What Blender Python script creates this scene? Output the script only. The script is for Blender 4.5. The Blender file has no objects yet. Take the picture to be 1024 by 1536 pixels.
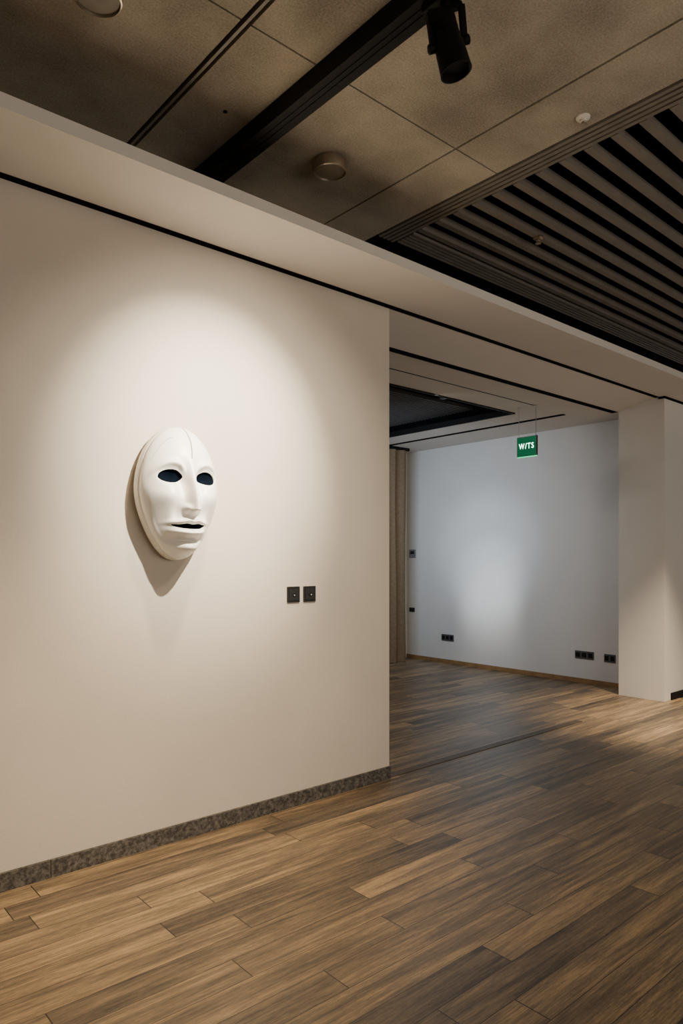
import bpy, bmesh, math
from mathutils import Vector, Matrix, Euler
C = bpy.context.scene.collection
# ---------------------------------------------------------------- materials
def mat(name, color=(.5,.5,.5), rough=.6, metal=0, noise=0.0, nscale=20, bump=0.0, bscale=200, emit=None, estr=0, spec=.5):
    m = bpy.data.materials.new(name); m.use_nodes = True
    nt = m.node_tree; b = nt.nodes['Principled BSDF']
    b.inputs['Base Color'].default_value = (*color,1)
    b.inputs['Roughness'].default_value = rough
    b.inputs['Metallic'].default_value = metal
    b.inputs['Specular IOR Level'].default_value = spec
    tc = nt.nodes.new('ShaderNodeTexCoord')
    if noise>0:
        n = nt.nodes.new('ShaderNodeTexNoise'); n.inputs['Scale'].default_value=nscale; n.inputs['Detail'].default_value=8
        nt.links.new(tc.outputs['Object'], n.inputs['Vector'])
        r = nt.nodes.new('ShaderNodeValToRGB')
        r.color_ramp.elements[0].position=.3; r.color_ramp.elements[1].position=.7
        r.color_ramp.elements[0].color=(*[c*(1-noise) for c in color],1)
        r.color_ramp.elements[1].color=(*[min(1,c*(1+noise)) for c in color],1)
        nt.links.new(n.outputs['Fac'], r.inputs['Fac']); nt.links.new(r.outputs['Color'], b.inputs['Base Color'])
    if bump>0:
        n2 = nt.nodes.new('ShaderNodeTexNoise'); n2.inputs['Scale'].default_value=bscale; n2.inputs['Detail'].default_value=4
        nt.links.new(tc.outputs['Object'], n2.inputs['Vector'])
        bp = nt.nodes.new('ShaderNodeBump'); bp.inputs['Strength'].default_value=bump; bp.inputs['Distance'].default_value=.002
        nt.links.new(n2.outputs['Fac'], bp.inputs['Height']); nt.links.new(bp.outputs['Normal'], b.inputs['Normal'])
    if emit:
        b.inputs['Emission Color'].default_value=(*emit,1); b.inputs['Emission Strength'].default_value=estr
    return m

M_wall = mat('wall_plaster',(.61,.545,.455),.85,noise=.03,nscale=3,bump=.4,bscale=130)
M_white = mat('white_plaster',(.72,.69,.65),.85,noise=.02,nscale=3,bump=.3,bscale=160)
M_soffit = mat('soffit_paint',(.70,.655,.595),.85,noise=.02,nscale=3,bump=.2)
M_black = mat('black_metal',(.004,.004,.004),.6,noise=.1,nscale=30,spec=.2)
M_void = mat('dark_void',(.003,.003,.003),.9,noise=.1,spec=.05)
M_slat = mat('slat_grey',(.165,.143,.12),.6,noise=.1,nscale=8)
M_slat_d = mat('slat_dark',(.10,.10,.105),.6,noise=.1,nscale=8)
M_duct = mat('duct_grey',(.16,.165,.17),.5,noise=.1,nscale=6)
M_frame = mat('frame_bronze',(.16,.14,.115),.5,noise=.1,nscale=10)
M_woodbase = mat('wood_baseboard',(.30,.17,.07),.5,noise=.2,nscale=15)
M_strip = mat('floor_strip_wood',(.075,.055,.038),.5,noise=.2,nscale=15)
M_curtain = mat('curtain_fabric',(.20,.14,.082),.9,noise=.15,nscale=40,bump=.4,bscale=500)
M_mask = mat('mask_ceramic',(.87,.835,.76),.38,noise=.02,nscale=9)
M_maskrim = mat('mask_rim_ceramic',(.74,.70,.62),.45,noise=.05,nscale=12)
M_hole_shade = mat('mask_hole_shade',(.003,.005,.009),.9,noise=.1,spec=.0)  # shade inside the mask holes, put in as near-black colour
M_crack = mat('mask_crack_line',(.22,.20,.165),.8,noise=.1)
M_crack2 = mat('mask_fine_line',(.42,.385,.33),.8,noise=.1)
M_plate = mat('switch_plate_black',(.010,.009,.008),.35,noise=.1)
M_plate2 = mat('switch_insert_black',(.018,.017,.016),.25,noise=.1)
M_plateg = mat('socket_plate_grey',(.08,.08,.085),.4,noise=.1)
M_dotw = mat('indicator_white',(.7,.7,.65),.4,noise=.02)
M_chrome = mat('brushed_metal',(.42,.36,.28),.3,metal=.9,noise=.1)
M_diff = mat('fixture_plate',(.16,.135,.10),.5,noise=.1)
M_green = mat('exit_green',(.0,.02,.008),.5,noise=.05,emit=(0,.30,.11),estr=.32,spec=.1)
M_green2 = mat('exit_edge_glow',(.0,.05,.02),.5,noise=.05,emit=(.02,.9,.35),estr=1.6,spec=.1)
M_txt = mat('exit_white',(.8,1,.9),.4,noise=.01,emit=(.5,1,.72),estr=7)
M_grey = mat('thermostat_grey',(.22,.23,.25),.4,noise=.05)
M_wire = mat('steel_wire',(.5,.5,.5),.3,metal=1,noise=.05)

def concrete():
    m = bpy.data.materials.new('ceiling_cement_board'); m.use_nodes=True
    nt=m.node_tree; b=nt.nodes['Principled BSDF']; b.inputs['Roughness'].default_value=.9
    tc=nt.nodes.new('ShaderNodeTexCoord')
    def ns(s,d):
        n=nt.nodes.new('ShaderNodeTexNoise'); n.inputs['Scale'].default_value=s; n.inputs['Detail'].default_value=d
        nt.links.new(tc.outputs['Object'],n.inputs['Vector']); return n
    a=ns(2.2,10); c=ns(120,6)
    mx=nt.nodes.new('ShaderNodeMath'); mx.operation='MULTIPLY_ADD'; mx.inputs[1].default_value=.64
    nt.links.new(a.outputs['Fac'],mx.inputs[0])
    m2=nt.nodes.new('ShaderNodeMath'); m2.operation='MULTIPLY'; m2.inputs[1].default_value=.36
    nt.links.new(c.outputs['Fac'],m2.inputs[0]); nt.links.new(m2.outputs[0],mx.inputs[2])
    r=nt.nodes.new('ShaderNodeValToRGB'); r.color_ramp.elements[0].position=.36; r.color_ramp.elements[1].position=.64
    r.color_ramp.elements[0].color=(.19,.163,.125,1); r.color_ramp.elements[1].color=(.45,.395,.315,1)
    nt.links.new(mx.outputs[0],r.inputs['Fac']); nt.links.new(r.outputs['Color'],b.inputs['Base Color'])
    bp=nt.nodes.new('ShaderNodeBump'); bp.inputs['Strength'].default_value=.35; bp.inputs['Distance'].default_value=.002
    nt.links.new(c.outputs['Fac'],bp.inputs['Height']); nt.links.new(bp.outputs['Normal'],b.inputs['Normal'])
    return m
M_ceil=concrete()

def stone():
    m = bpy.data.materials.new('granite_baseboard'); m.use_nodes=True
    nt=m.node_tree; b=nt.nodes['Principled BSDF']; b.inputs['Roughness'].default_value=.5
    tc=nt.nodes.new('ShaderNodeTexCoord')
    n=nt.nodes.new('ShaderNodeTexNoise'); n.inputs['Scale'].default_value=55; n.inputs['Detail'].default_value=10; n.inputs['Roughness'].default_value=.75
    nt.links.new(tc.outputs['Object'],n.inputs['Vector'])
    r=nt.nodes.new('ShaderNodeValToRGB'); r.color_ramp.elements[0].position=.42; r.color_ramp.elements[1].position=.68
    r.color_ramp.elements[0].color=(.032,.029,.026,1); r.color_ramp.elements[1].color=(.19,.172,.148,1)
    nt.links.new(n.outputs['Fac'],r.inputs['Fac']); nt.links.new(r.outputs['Color'],b.inputs['Base Color'])
    return m
M_stone=stone()

def floor_mat():
    m = bpy.data.materials.new('wood_plank_floor'); m.use_nodes=True
    nt=m.node_tree; L=nt.links; b=nt.nodes['Principled BSDF']
    tc=nt.nodes.new('ShaderNodeTexCoord'); sp=nt.nodes.new('ShaderNodeSeparateXYZ'); L.new(tc.outputs['Object'],sp.inputs[0])
    def mth(op,a,b_=None,c=None):
        n=nt.nodes.new('ShaderNodeMath'); n.operation=op
        for i,v in enumerate((a,b_,c)):
            if v is None: continue
            if isinstance(v,(int,float)): n.inputs[i].default_value=v
            else: L.new(v,n.inputs[i])
        return n.outputs[0]
    W=.13; LEN=1.25
    yv=mth('DIVIDE',sp.outputs['Y'],W); row=mth('FLOOR',yv); fy=mth('FRACT',yv)
    wn=nt.nodes.new('ShaderNodeTexWhiteNoise'); wn.noise_dimensions='1D'; L.new(row,wn.inputs['W'])
    xv=mth('ADD',mth('DIVIDE',sp.outputs['X'],LEN),wn.outputs['Value']); col=mth('FLOOR',xv); fx=mth('FRACT',xv)
    cb=nt.nodes.new('ShaderNodeCombineXYZ'); L.new(row,cb.inputs[0]); L.new(col,cb.inputs[1])
    w2=nt.nodes.new('ShaderNodeTexWhiteNoise'); w2.noise_dimensions='3D'; L.new(cb.outputs[0],w2.inputs['Vector'])
    rnd=w2.outputs['Value']
    def grain(sx,sy,det,rough=.6,dist=0):
        c=nt.nodes.new('ShaderNodeCombineXYZ')
        L.new(mth('MULTIPLY',sp.outputs['X'],sx),c.inputs[0]); L.new(mth('MULTIPLY',sp.outputs['Y'],sy),c.inputs[1]); L.new(mth('MULTIPLY',rnd,37.),c.inputs[2])
        n=nt.nodes.new('ShaderNodeTexNoise'); n.inputs['Scale'].default_value=1; n.inputs['Detail'].default_value=det; n.inputs['Roughness'].default_value=rough; n.inputs['Distortion'].default_value=dist
        L.new(c.outputs[0],n.inputs['Vector']); return n.outputs['Fac']
    g1=grain(1.2,18,7,.70,.3); g2=grain(6,140,6,.8); g3=grain(40,330,2)
    t=mth('ADD',mth('ADD',mth('MULTIPLY',rnd,.17),mth('MULTIPLY',g1,.80)),mth('ADD',mth('MULTIPLY',g2,.50),mth('MULTIPLY',g3,.18)))
    r=nt.nodes.new('ShaderNodeValToRGB'); cr=r.color_ramp
    cr.elements[0].position=.60; cr.elements[0].color=(.030,.023,.017,1)
    cr.elements[1].position=1.0; cr.elements[1].color=(.42,.29,.155,1)
    e=cr.elements.new(.71); e.color=(.080,.061,.043,1)
    e=cr.elements.new(.84); e.color=(.185,.133,.080,1)
    L.new(t,r.inputs['Fac'])
    gy=mth('MINIMUM',fy,mth('SUBTRACT',1.,fy)); gx=mth('MINIMUM',fx,mth('SUBTRACT',1.,fx))
    ly=mth('GREATER_THAN',gy,.010); lx=mth('GREATER_THAN',gx,.0016)
    ln=mth('MULTIPLY',ly,lx)
    mix=nt.nodes.new('ShaderNodeMix'); mix.data_type='RGBA'
    L.new(ln,mix.inputs['Factor']); mix.inputs['A'].default_value=(.016,.012,.009,1); L.new(r.outputs['Color'],mix.inputs['B'])
    L.new(mix.outputs['Result'],b.inputs['Base Color'])
    b.inputs['Specular IOR Level'].default_value=.5
    L.new(mth('MULTIPLY_ADD',g2,.28,.24),b.inputs['Roughness'])
    bp=nt.nodes.new('ShaderNodeBump'); bp.inputs['Strength'].default_value=.4; bp.inputs['Distance'].default_value=.002
    L.new(mth('MULTIPLY',mth('ADD',mth('MULTIPLY',g2,.5),.5),ln),bp.inputs['Height']); L.new(bp.outputs['Normal'],b.inputs['Normal'])
    return m
M_floor=floor_mat()

# ---------------------------------------------------------------- helpers
def mesh_obj(name, verts, faces, m=None, smooth=False, parent=None):
    me=bpy.data.meshes.new(name); me.from_pydata(verts,[],faces); me.update()
    if smooth:
        for p in me.polygons: p.use_smooth=True
    o=bpy.data.objects.new(name,me); C.objects.link(o)
    if m: me.materials.append(m)
    if parent: o.parent=parent
    return o
def boxes(name, lst, m, struct=False, bevel=0, parent=None):
    V=[];F=[]
    for (x0,x1,y0,y1,z0,z1) in lst:
        i=len(V)
        V+=[(x0,y0,z0),(x1,y0,z0),(x1,y1,z0),(x0,y1,z0),(x0,y0,z1),(x1,y0,z1),(x1,y1,z1),(x0,y1,z1)]
        F+=[(i,i+3,i+2,i+1),(i+4,i+5,i+6,i+7),(i,i+1,i+5,i+4),(i+1,i+2,i+6,i+5),(i+2,i+3,i+7,i+6),(i+3,i,i+4,i+7)]
    o=mesh_obj(name,V,F,m,parent=parent)
    if bevel:
        b=o.modifiers.new('b','BEVEL'); b.width=bevel; b.segments=3
    if struct: o['kind']='structure'
    return o
def box(name,x0,x1,y0,y1,z0,z1,m,**k): return boxes(name,[(x0,x1,y0,y1,z0,z1)],m,**k)
def lathe(name, prof, m, n=48, parent=None, mtx=None, cap=True):
    V=[];F=[]
    for (r,z) in prof:
        for i in range(n):
            a=2*math.pi*i/n; V.append((r*math.cos(a),r*math.sin(a),z))
    for j in range(len(prof)-1):
        for i in range(n):
            F.append((j*n+i,j*n+(i+1)%n,(j+1)*n+(i+1)%n,(j+1)*n+i))
    if cap:
        F.append(tuple(reversed(range(n)))); F.append(tuple((len(prof)-1)*n+i for i in range(n)))
    if mtx is not None: V=[tuple(mtx@Vector(v)) for v in V]
    o=mesh_obj(name,V,F,m,parent=parent)
    bm=bmesh.new(); bm.from_mesh(o.data); bmesh.ops.recalc_face_normals(bm,faces=bm.faces); bm.to_mesh(o.data); bm.free()
    for p in o.data.polygons: p.use_smooth=len(p.vertices)==4
    o.modifiers.new('e','EDGE_SPLIT').split_angle=math.radians(40)
    return o
def empty(name,loc,label,cat):
    e=bpy.data.objects.new(name,None); e.location=loc; e.empty_display_size=.05; C.objects.link(e)
    e['label']=label; e['category']=cat; return e

# ---------------------------------------------------------------- dimensions
YW=3.15; XE=3.144; ZS=3.018; ZC=3.35; ZB=2.94; XB=7.25
fl=mesh_obj('floor',[(-2.6,-3.5,0),(9.6,-3.5,0),(9.6,7.0,0),(-2.6,7.0,0)],[(0,1,2,3)],M_floor); fl['kind']='structure'
box('wall_front',-2.6,XE,YW,YW+.12,0,ZC+.02,M_wall,struct=True)
box('wall_left_light_block',-2.7,-2.6,-3.5,7.0,0,4.0,M_wall,struct=True)  # unseen wall, added to keep light off the left end
box('wall_back',XB,XB+.1,3.53,7.0,0,ZB+.1,M_white,struct=True)
box('wall_far',-2.6,XB,6.9,7.0,0,ZB+.5,M_white,struct=True)
box('wall_right',6.88,9.6,3.06,3.53,0,ZS,M_white,struct=True)
xs=[-2.6,-.95,.215,1.385,2.56,2.885]; ys=[-3.5,-.3,.9,2.12,3.3]
L=[]
for i in range(len(xs)-1):
    for j in range(len(ys)-1):
        gx0=.022 if i==3 else .006; gx1=.022 if i==2 else .006
        L.append((xs[i]+(gx0 if i else 0),xs[i+1]-gx1,ys[j]+.004,ys[j+1]-.004,ZC,ZC+.02))
boxes('ceiling',L,M_ceil,struct=True)
box('trim_1',1.379,1.391,-3.5,3.3,ZC-.002,ZC+.02,M_frame,struct=True)
box('ceiling_upper',-2.6,2.9,-3.5,3.3,ZC+.022,ZC+.05,M_void,struct=True)
L=[(2.893+.034*i,2.893+.034*i+.022,-3.5,2.99,ZC-.004,ZC+.03) for i in range(4)]
boxes('trim_3',L,M_frame,struct=True)
L=[(3.03,9.6,2.83+.03*i,2.83+.03*i+.018,ZC-.006,ZC+.03) for i in range(5)]
boxes('trim_4',L,M_frame,struct=True)
box('trim_5',2.89,3.03,-3.5,3.0,ZC+.031,ZC+.05,M_void,struct=True)
L=[]; y=2.80
while y>-3.4:
    L.append((3.03,9.6,y-.038,y,ZC,ZC+.040)); y-=.134
boxes('ceiling_slats',L,M_slat,struct=True)
boxes('ceiling_void_light_block',[(2.9,9.6,-3.5,3.3,3.9,3.95),(2.89,2.92,-3.5,3.3,ZC+.05,3.9),(2.9,9.6,3.28,3.3,ZC,3.9),(2.9,9.6,3.0,3.28,ZC,ZC+.02)],M_void,struct=True)  # black plenum above the slats, dark walls added to block light
box('soffit',-2.6,9.6,2.66,YW,ZS,ZS+.055,M_soffit,struct=True)
V=[(XE,YW,ZS),(9.6,YW,ZS),(9.6,3.55,ZB),(XE,3.55,ZB)]
o=mesh_obj('ceiling_slope',V,[(0,1,2,3)],M_soffit); o['kind']='structure'
ox0,ox1,oy0,oy1=2.6,6.12,4.27,6.35
boxes('ceiling_back',[(-2.6,XB,3.55,oy0,ZB,ZB+.05),(-2.6,XB,oy1,6.9,ZB,ZB+.05),(ox1,XB,oy0,oy1,ZB,ZB+.05),(-2.6,ox0,oy0,oy1,ZB,ZB+.05),(-2.6,XE,3.27,3.55,ZB,ZB+.05)],M_soffit,struct=True)
boxes('ceiling_recess',[(ox0,ox1,oy0,oy1,3.5,3.53),(ox0-.02,ox0,oy0,oy1,ZB+.05,3.5),(ox1,ox1+.02,oy0,oy1,ZB+.05,3.5),(ox0,ox1,oy0-.02,oy0,ZB+.05,3.5),(ox0,ox1,oy1,oy1+.02,ZB+.05,3.5)],M_void,struct=True)
boxes('ceiling_recess_slats',[(ox0,ox1,oy0+.55+.05*i,oy0+.55+.05*i+.02,3.06,3.10) for i in range(30)],M_slat_d,struct=True)
boxes('ceiling_ducts',[(4.6,6.0,oy0+.18,oy0+.34,3.12,3.26),(4.9,5.0,oy0+.02,oy0+.5,3.10,3.16),(5.5,5.56,oy0+.02,oy0+.5,3.08,3.13)],M_duct,struct=True)
boxes('trim_6',[(ox0,ox1,oy0-.0,oy0+.02,ZB-.012,ZB+.05),(ox1-.02,ox1,oy0,oy1,ZB-.012,ZB+.05)],M_black,struct=True)
box('trim_7',-2.6,9.6,YW-.042,YW,ZS-.004,ZS+.003,M_void,struct=True)
box('trim_8',XE,6.88,3.545,3.605,ZB-.005,ZB+.002,M_void,struct=True)
box('trim_9',6.54,6.595,3.97,6.85,ZB-.006,ZB+.002,M_void,struct=True)
boxes('trim_10',[(XE,5.96,3.93,3.94,ZB-.003,ZB+.002)],M_black,struct=True)
boxes('trim_12',[(6.872,9.6,3.052,3.06,ZS-.022,ZS),(6.872,6.88,3.052,3.115,ZS-.022,ZS)],M_void,struct=True)
boxes('baseboard_front',[(-2.6,1.03,YW-.016,YW,0,.078),(1.033,XE,YW-.016,YW,0,.078)],M_stone,struct=True)
box('baseboard_back',XB-.014,XB,3.53,6.9,0,.05,M_woodbase,struct=True)
box('baseboard_right',7.02,9.6,3.045,3.06,0,.07,M_black,struct=True)
box('trim_11',XE,5.5,YW,YW+.065,0,.004,M_strip,struct=True)

# ---------------------------------------------------------------- beam + spotlight
bm_=empty('ceiling_track_beam',(1.757,1.5,ZC),'long matte black box beam fixed under cement board ceiling','beam')
def setp(o,p):
    o.parent=p; o.matrix_parent_inverse=Matrix.Translation(-p.location)
b1=box('beam_body',1.709,1.808,-3.4,3.14,ZC-.08,ZC-.0005,M_black,bevel=.002); setp(b1,bm_)
b2=boxes('track_channel',[(1.742,1.748,-3.4,3.12,ZC-.083,ZC-.0795),(1.767,1.773,-3.4,3.12,ZC-.083,ZC-.0795)],M_black); setp(b2,bm_)

sp=empty('track_spotlight',(1.757,1.50,ZC-.083),'matte black cylindrical gallery spotlight hanging from the black ceiling beam','spotlight')
ad=box('adapter',1.727,1.787,1.42,1.58,ZC-.112,ZC-.083,M_black,bevel=.004); setp(ad,sp)
st=lathe('stem',[(.016,0),(.016,.02)],M_black,24,mtx=Matrix.Translation((1.757,1.5,ZC-.130))); setp(st,sp)
Rv=Vector((.755,-.656,0)); d=(Vector((0,0,-1))+.27*Rv).normalized()
bc=Vector((1.768,1.493,3.105))
q=d.to_track_quat('Z','Y').to_matrix().to_4x4()
MT=Matrix.Translation(bc)@q
prof=[(.026,-.092),(.041,-.088),(.043,-.084),(.043,-.066),(.037,-.064),(.037,-.058),(.043,-.056),(.043,-.042),(.037,-.040),(.037,-.034),(.043,-.032),(.045,.0),(.048,.005),(.052,.09),(.053,.095),(.048,.095),(.046,.078)]
bd=lathe('lamp_body',prof,M_black,56,mtx=MT,cap=True); setp(bd,sp)
ln=lathe('lens',[(.045,.076),(.045,.0775)],M_plate2,48,mtx=MT); setp(ln,sp)
side=(Rv-Rv.dot(d)*d).normalized()
def bar(p0,p1,w,t):
    ax=(p1-p0); l=ax.length; qq=ax.to_track_quat('Z','Y').to_matrix().to_4x4()
    Mx=Matrix.Translation(p0)@qq
    V=[tuple(Mx@Vector((sx*w/2,sy*t/2,z))) for z in (0,l) for sx,sy in ((-1,-1),(1,-1),(1,1),(-1,1))]
    return V,[(0,3,2,1),(4,5,6,7),(0,1,5,4),(1,2,6,5),(2,3,7,6),(3,0,4,7)]
top=Vector((1.757,1.5,ZC-.132)); V=[];F=[]
pts=[(top-side*.058,top+side*.058),(top-side*.056,bc-side*.053),(top+side*.056,bc+side*.053)]
for p0,p1 in pts:
    v,f=bar(p0,p1,.018,.018); k=len(V); V+=v; F+=[tuple(i+k for i in ff) for ff in f]
y_=mesh_obj('yoke',V,F,M_black); setp(y_,sp)
for sgn in (1,-1):
    qk=(side*sgn).to_track_quat('Z','Y').to_matrix().to_4x4()
    kn=lathe('knob',[(.012,.045),(.015,.050),(.015,.068),(.011,.071)],M_black,24,mtx=Matrix.Translation(bc)@qk); setp(kn,sp)

# ---------------------------------------------------------------- ceiling drums
for (x,y) in ((2.17,2.58),(.91,2.30)):
    e=empty('ceiling_downlight',(x,y,ZC),'round surface-mounted metal ceiling fixture under cement board','ceiling light'); e['group']='round ceiling fixtures'
    h=lathe('housing',[(.070,0),(.070,-.010),(.080,-.012),(.082,-.052),(.080,-.060),(.074,-.062),(.072,-.050)],M_chrome,64,parent=e)
    p=lathe('diffuser',[(.0715,-.048),(.0715,-.054),(.04,-.056)],M_diff,64,parent=e)
for (x,y,l) in ((2.80,1.60,'small white ceiling sprinkler cap under cement board'),(3.64,2.375,'small metal sprinkler hanging between dark ceiling slats')):
    e=empty('sprinkler',(x,y,ZC),l,'sprinkler')
    lathe('cap',[(.03,.003),(.03,-.005),(.022,-.009),(.014,-.011),(.014,-.02)],M_chrome if x>3 else M_soffit,32,parent=e)
    lathe('deflector',[(.006,-.02),(.006,-.034),(.018,-.034),(.018,-.037)],M_chrome,24,parent=e)
zz=1.95*1037/(840-167); uu=(338-512)/1037
e=empty('ceiling_hole_plug',(zz*(.656+uu*.755),zz*(.755-uu*.656),ZC),'tiny dark round plug in the cement board ceiling','ceiling plug')
lathe('cap',[(.009,0.001),(.009,-.003),(.005,-.003)],M_void,20,parent=e)

# ---------------------------------------------------------------- switches on the front wall
for x,kind in ((2.372,0),(2.488,1)):
    e=empty('wall_switch',(x,YW,1.204),'square matte black wall control plate with small '+('white dot' if kind else 'round socket'),'wall switch')
    e['group']='black wall plates beside the mask'
    box('plate',-.044,.044,-.010,0,-.045,.045,M_plate,bevel=.003,parent=e)
    box('insert',-.032,.032,-.013,-.010,-.033,.033,M_plate2,bevel=.0015,parent=e)
    R=Matrix.Rotation(math.pi/2,4,'X')
    lathe('socket' if not kind else 'dial',[(.012,.013),(.012,.016),(.008,.016),(.008,.0135)],M_plate,24,parent=e,mtx=R)
    lathe('indicator',[(.003,.0135),(.003,.0168)],M_dotw,16,parent=e,mtx=Matrix.Translation((.006 if kind else 0,0,-.004))@R)

# ---------------------------------------------------------------- back wall outlets (facing -X)
def outlet(y,z,w,h,name,lab,n,mt=M_plateg,cat='wall socket'):
    e=empty(name,(XB,y,z),lab,cat)
    box('plate',-.010,.001,-w/2,w/2,-h/2,h/2,mt,bevel=.002,parent=e)
    cw=w/n
    for i in range(n):
        yc=-w/2+cw*(i+.5)
        if mt is M_grey:
            box('screen',-.013,-.010,-w*.3,w*.3,-h*.05,h*.3,M_plate,parent=e)
            continue
        box('socket_insert',-.0125,-.010,yc-cw*.34,yc+cw*.34,-h*.30,h*.30,M_plate2,parent=e)
        for k in (-1,1):
            box('socket_slot',-.0135,-.0125,yc+k*cw*.16-.003,yc+k*cw*.16+.003,-.012,.012,M_void,parent=e)
outlet(6.14,.345,.21,.088,'power_socket','dark grey triple power socket plate low on white wall',3)
outlet(4.125,.318,.23,.088,'power_socket','dark grey triple power socket plate above wooden skirting',3)
outlet(3.82,.312,.13,.088,'power_socket','small dark double socket plate next to the white column',2)
outlet(6.79,1.49,.12,.12,'thermostat','small grey square thermostat on white wall beside curtain',1,M_grey,'thermostat')
outlet(6.80,.69,.10,.06,'cable_outlet','small black rectangular cable outlet beside the curtain',1,M_plate,'cable outlet')

# ---------------------------------------------------------------- exit sign
sg=empty('exit_sign',(5.96,4.015,2.54),'green illuminated exit sign hung on thin wires from ceiling','exit sign')
box('sign_body',-.012,.012,-.115,.115,-.1,.1,M_plate,bevel=.003,parent=sg)
box('sign_panel',-.015,-.012,-.108,.108,-.093,.093,M_green,parent=sg)
boxes('glowing_edge',[(-.013,.010,-.112,.112,-.106,-.1)],M_green2,parent=sg)
cu=bpy.data.curves.new('t','FONT'); cu.body='W/TS'; cu.size=.080; cu.align_x='CENTER'; cu.align_y='CENTER'; cu.extrude=.001; cu.space_character=1.3
to=bpy.data.objects.new('t',cu); C.objects.link(to); bpy.context.view_layer.update()
tm=bpy.data.meshes.new_from_object(to.evaluated_get(bpy.context.evaluated_depsgraph_get()))
bpy.data.objects.remove(to)
w=max(v.co.x for v in tm.vertices)-min(v.co.x for v in tm.vertices)
s=.170/w
for v in tm.vertices: v.co=Vector((-.0165-v.co.z*.3,-v.co.x*s,v.co.y*1.0))
tm.materials.clear(); tm.materials.append(M_txt)
t=bpy.data.objects.new('sign_lettering',tm); C.objects.link(t); t.parent=sg
for yy in (-.1,.1):
    lathe('hanging_wire',[(.0025,.1),(.0025,ZB-2.54)],M_wire,8,parent=sg,mtx=Matrix.Translation((0,yy,0)))
    lathe('ceiling_cup',[(.012,ZB-2.54),(.012,ZB-2.54-.008)],M_wire,16,parent=sg,mtx=Matrix.Translation((0,yy,0)))

# ---------------------------------------------------------------- curtain
V=[];F=[]; nx=360; nz=24; x0,x1=5.0,6.93
for j in range(nz+1):
    z=.015+(2.90-.015)*j/nz
    for i in range(nx+1):
        t_=i/nx; xx=x0+(x1-x0)*t_
        ph=xx*2*math.pi/.16
        amp=.040*(1-.25*j/nz)
        V.append((xx+.012*math.sin(ph*2+.4),6.60+amp*math.sin(ph+.5*math.sin(xx*7))+.01*math.sin(z*2+xx*9),z))
for j in range(nz):
    for i in range(nx):
        a=j*(nx+1)+i; F.append((a,a+1,a+nx+2,a+nx+1))
cur=mesh_obj('curtain',V,F,M_curtain,smooth=True); cur['label']='floor-length brown pleated fabric curtain beside the white wall'; cur['category']='curtain'
box('curtain_rail',4.9,6.97,6.585,6.615,2.90,2.94,M_black,parent=cur)

# ---------------------------------------------------------------- MASK
mk=empty('wall_mask',(1.612,YW,1.724),'large glossy off-white theatrical face mask mounted on plaster wall','mask')
A=.203; B=.321; KQ=.17
def sm(x): x=max(0,min(1,x)); return x*x*(3-2*x)
def outl(th):
    c,s=math.cos(th),math.sin(th)
    k=1-KQ*sm((.15-s)/1.15)
    return (A*c*k, B*s)
def G(x,m,s): return math.exp(-((x-m)/s)**2)
EX=.465; ET=.205
def eyef(X,T):
    dx=(abs(X)-EX)/.285
    if abs(dx)>=1: return -1
    c=ET-.004*dx
    hh=1-dx*dx
    up=.108*hh**.55; lo=.088*hh**.58
    return min(up-(T-c),(T-c)+lo)
def eyein(X,T): return eyef(X,T)>0
def mouthin(X,T):
    dx=X/.46
    if abs(dx)>=1: return False
    hh=1-dx*dx
    up=-.490+.014*G(abs(X),.14,.10)+.004*dx*dx
    return (-.492-.062*hh**.75)<T<up and hh>.02
def height(x,z,s):
    X=x/A; T=z/B; ax=abs(X)
    h=.105*(max(0,1-s**2.6))**.55+.022*(1-s*s)
    f=0
    f+=.010*G(X,0,.6)*G(T,.62,.3)
    bt=.415-.95*(ax-.46)**2
    f+=.021*G(T,bt,.055)*sm((ax-.10)/.18)*sm((1.0-ax)/.40)
    f-=.044*G(ax,.45,.30)*G(T,.20,.15)
    f-=.022*G(ax,.23,.10)*G(T,.16,.17)
    dx=(ax-EX)/.37; dt=(T-ET)/.165
    r=math.sqrt(dx*dx+dt*dt)
    f+=.020*math.exp(-r**4)
    if T<.56:
        tt=(.52-T)/.79
        if tt<1.0: amp=.002+.072*sm(tt)**.80 if tt>0 else .002*sm((.56-T)/.04)
        else: amp=.074*math.exp(-((tt-1)/.055)**2)
        wd=.090+.045*max(0,min(1.2,tt))**1.8
        f+=amp*math.exp(-(ax/wd)**2.3)
        f+=.024*G(ax,.165,.060)*G(T,-.250,.050)
    f+=.024*G(ax,.55,.28)*G(T,-.06,.18)
    f-=.012*G(ax,.60,.20)*G(T,-.50,.20)
    f-=.012*G(ax,.33,.10)*G(T,-.34,.12)
    f+=.024*G(X,0,.42)*G(T,-.52,.18)
    f-=.012*G(X,0,.05)*G(T,-.390,.040)
    upl=-.446+.014*G(ax,.12,.10)-.06*ax*ax
    f+=.028*G(T,upl,.036)*math.exp(-(ax/.43)**3)
    f+=.040*G(T,-.618+.18*ax*ax,.048)*math.exp(-(ax/.38)**3)
    f-=.028*G(X,0,.36)*G(T,-.715,.036)
    f+=.058*G(X,0,.32)*G(T,-.84,.095)
    f*=sm((1-s)/.11)
    if T>.47:
        xc=.02+.05*math.sin((T-.47)*5)
        f-=.004*G(X,xc,.011)
    return h+f
N=840; K=210; base=.088
V=[];F=[]; XT=[]
V.append((0,-(base+height(0,0,0)),0)); XT.append((0,0))
for k in range(1,K+1):
    s=k/K
    s=1-(1-s)**1.25
    for i in range(N):
        th=2*math.pi*i/N; ox,oz=outl(th); x,z=ox*s,oz*s
        V.append((x,-(base+height(x,z,s)),z)); XT.append((x/A,z/B))
def idx(k,i): return 1+(k-1)*N+(i%N)
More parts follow.
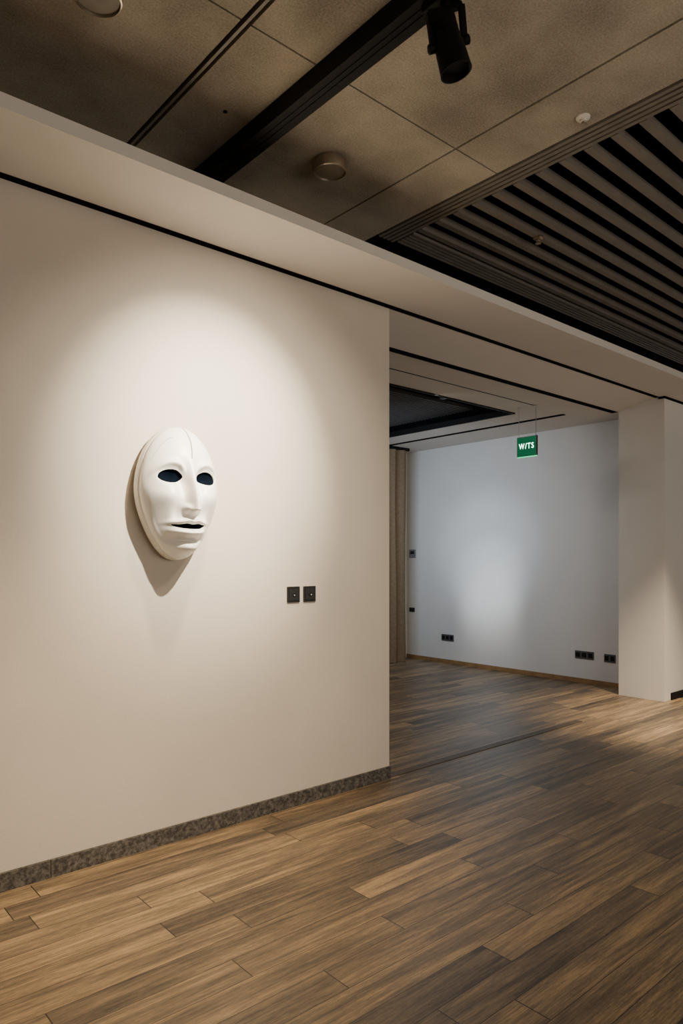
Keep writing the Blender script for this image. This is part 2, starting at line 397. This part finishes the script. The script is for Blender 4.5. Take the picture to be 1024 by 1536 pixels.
def keep(f):
    X=sum(XT[i][0] for i in f)/len(f); T=sum(XT[i][1] for i in f)/len(f)
    return not (eyein(X,T) or mouthin(X,T))
def paint(f):
    X=sum(XT[i][0] for i in f)/len(f); T=sum(XT[i][1] for i in f)/len(f)
    if T>.49 and abs(X-(.02+.05*math.sin((T-.47)*5)))<.015: return 1
    if -.80<X<-.30:
        tt=.46+.34*math.sin((X+.80)/.50*math.pi/2)**.9
        if abs(T-tt)<.0045: return 2
    return 0
for i in range(N):
    F.append((0,idx(1,i+1),idx(1,i)))
for k in range(1,K):
    for i in range(N):
        f=(idx(k,i),idx(k,i+1),idx(k+1,i+1),idx(k+1,i))
        if keep(f): F.append(f)
face=mesh_obj('face_shell',V,F,M_mask,smooth=True,parent=mk)
face.data.materials.append(M_crack); face.data.materials.append(M_crack2)
for p,f in zip(face.data.polygons,F):
    p.material_index=paint(f)
bmm=bmesh.new(); bmm.from_mesh(face.data)
for v in [v for v in bmm.verts if not v.link_faces]: bmm.verts.remove(v)
bmesh.ops.recalc_face_normals(bmm,faces=bmm.faces)
if sum(f.normal.y for f in bmm.faces)>0: bmesh.ops.reverse_faces(bmm,faces=bmm.faces)
inner=[]
for v in bmm.verts:
    if v.is_boundary and math.hypot(v.co.x/A,v.co.z/B)<.80 and abs(v.co.z)<.25:
        nb=[e.other_vert(v) for e in v.link_edges if e.is_boundary]
        if len(nb)==2: inner.append((v,nb))
for it in range(14):
    new=[(v,v.co*.4+(nb[0].co+nb[1].co)*.3) for v,nb in inner]
    for v,c in new: v.co=c
bmm.to_mesh(face.data); bmm.free()
so=face.modifiers.new('s','SOLIDIFY'); so.thickness=.007; so.offset=-1
prof=[(1.0,.090),(.992,.083),(.990,.078),(1.010,.074),(1.018,.066),(1.020,.05),(1.016,.030),(1.00,.026),(.95,.026)]
V=[];F=[]; n=360
for (s,y) in prof:
    for i in range(n):
        ox,oz=outl(2*math.pi*i/n); V.append((ox*s,-y,oz*(1+(s-1)*.63)))
for j in range(len(prof)-1):
    for i in range(n):
        F.append((j*n+i,j*n+(i+1)%n,(j+1)*n+(i+1)%n,(j+1)*n+i))
rim=mesh_obj('rim',V,F,M_maskrim,smooth=True,parent=mk)
def shade_backing(name,cx,cT,rx,rT,dep):  # near-black sheet behind a hole, standing in for the shade inside
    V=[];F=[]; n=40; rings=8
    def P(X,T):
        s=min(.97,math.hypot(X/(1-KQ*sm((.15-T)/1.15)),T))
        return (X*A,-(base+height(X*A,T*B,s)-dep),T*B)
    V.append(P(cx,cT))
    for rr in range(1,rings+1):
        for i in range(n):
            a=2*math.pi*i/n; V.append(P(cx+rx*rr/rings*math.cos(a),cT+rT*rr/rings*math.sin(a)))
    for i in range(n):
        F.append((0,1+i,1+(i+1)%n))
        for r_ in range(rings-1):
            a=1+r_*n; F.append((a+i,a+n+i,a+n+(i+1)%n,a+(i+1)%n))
    return mesh_obj(name,V,F,M_hole_shade,smooth=True,parent=mk)
shade_backing('eye_shade_backing',-EX,ET,.31,.130,.009)
shade_backing('eye_shade_backing',EX,ET,.31,.130,.009)
shade_backing('mouth_shade_backing',0,-.52,.47,.07,.010)
box('hanging_bracket',-.03,.03,-.10,0,.05,.09,M_plate,parent=mk)

# ---------------------------------------------------------------- lights
def spot(name,loc,tgt,power,size,blend,col,rad=.03):
    l=bpy.data.lights.new(name,'SPOT'); l.energy=power; l.spot_size=math.radians(size); l.spot_blend=blend; l.color=col; l.shadow_soft_size=rad
    o=bpy.data.objects.new(name,l); C.objects.link(o); o.location=loc
    o.rotation_euler=(Vector(tgt)-Vector(loc)).to_track_quat('-Z','Y').to_euler(); return o
def area(name,loc,tgt,power,sx,sy,col,spread=180):
    l=bpy.data.lights.new(name,'AREA'); l.energy=power; l.shape='RECTANGLE'; l.size=sx; l.size_y=sy; l.color=col; l.spread=math.radians(spread)
    o=bpy.data.objects.new(name,l); C.objects.link(o); o.location=loc
    o.rotation_euler=(Vector(tgt)-Vector(loc)).to_track_quat('-Z','Y').to_euler(); return o
warm=(1,.80,.56)
spot('mask_spot',(1.92,1.60,2.93),(1.84,3.15,1.98),650,54,1,(1,.89,.74),.02)
spot('mask_spot',(1.92,1.60,2.93),(1.95,3.15,1.70),170,88,1,(1,.85,.66),.02)
spot('wall_wash',(2.3,1.0,3.2),(2.1,2.9,.05),80,66,1,warm,.1)
spot('foot_wash',(1.7,2.2,3.2),(1.7,2.95,0),230,56,1,(1,.77,.50),.08)
spot('floor_spot_column',(5.9,1.9,3.3),(6.3,2.6,0),950,52,1,warm,.05)
spot('floor_spot_front',(.9,1.3,3.2),(.65,2.6,0),270,60,1,(1,.78,.52),.1)
spot('back_spot',(4.2,5.0,2.5),(7.25,5.50,1.55),120,34,1,(.66,.82,1),.08)
spot('back_spot',(4.2,5.0,2.5),(7.25,5.46,1.15),170,23,1,(.84,.92,1),.08)
spot('back_spot',(4.2,5.0,2.5),(7.25,5.44,.82),130,19,1,(.94,.97,1),.08)
spot('back_spot',(4.2,5.0,2.5),(7.25,5.44,.45),70,20,1,(.92,.96,1),.08)
area('back_cool',(4.6,5.5,2.4),(7.25,6.1,1.7),15,1.2,1.0,(.62,.79,1),110)
area('back_fill',(4.6,4.6,2.9),(5.2,4.8,0),20,1.0,.5,(1,.95,.90),180)
area('room_fill',(3.0,-2.6,1.6),(3.8,3.1,2.3),72,4,1.5,(1,.90,.77))

w=bpy.data.worlds.new('World'); bpy.context.scene.world=w; w.use_nodes=True
w.node_tree.nodes['Background'].inputs[0].default_value=(1,.91,.80,1)
w.node_tree.nodes['Background'].inputs[1].default_value=.36

# ---------------------------------------------------------------- camera
cd=bpy.data.cameras.new('camera'); cd.lens=36*1037/1536; cd.sensor_width=36; cd.shift_y=72/1536
co=bpy.data.objects.new('camera',cd); C.objects.link(co); co.location=(0,0,1.4)
co.rotation_euler=(math.pi/2,0,math.radians(-41)); bpy.context.scene.camera=co
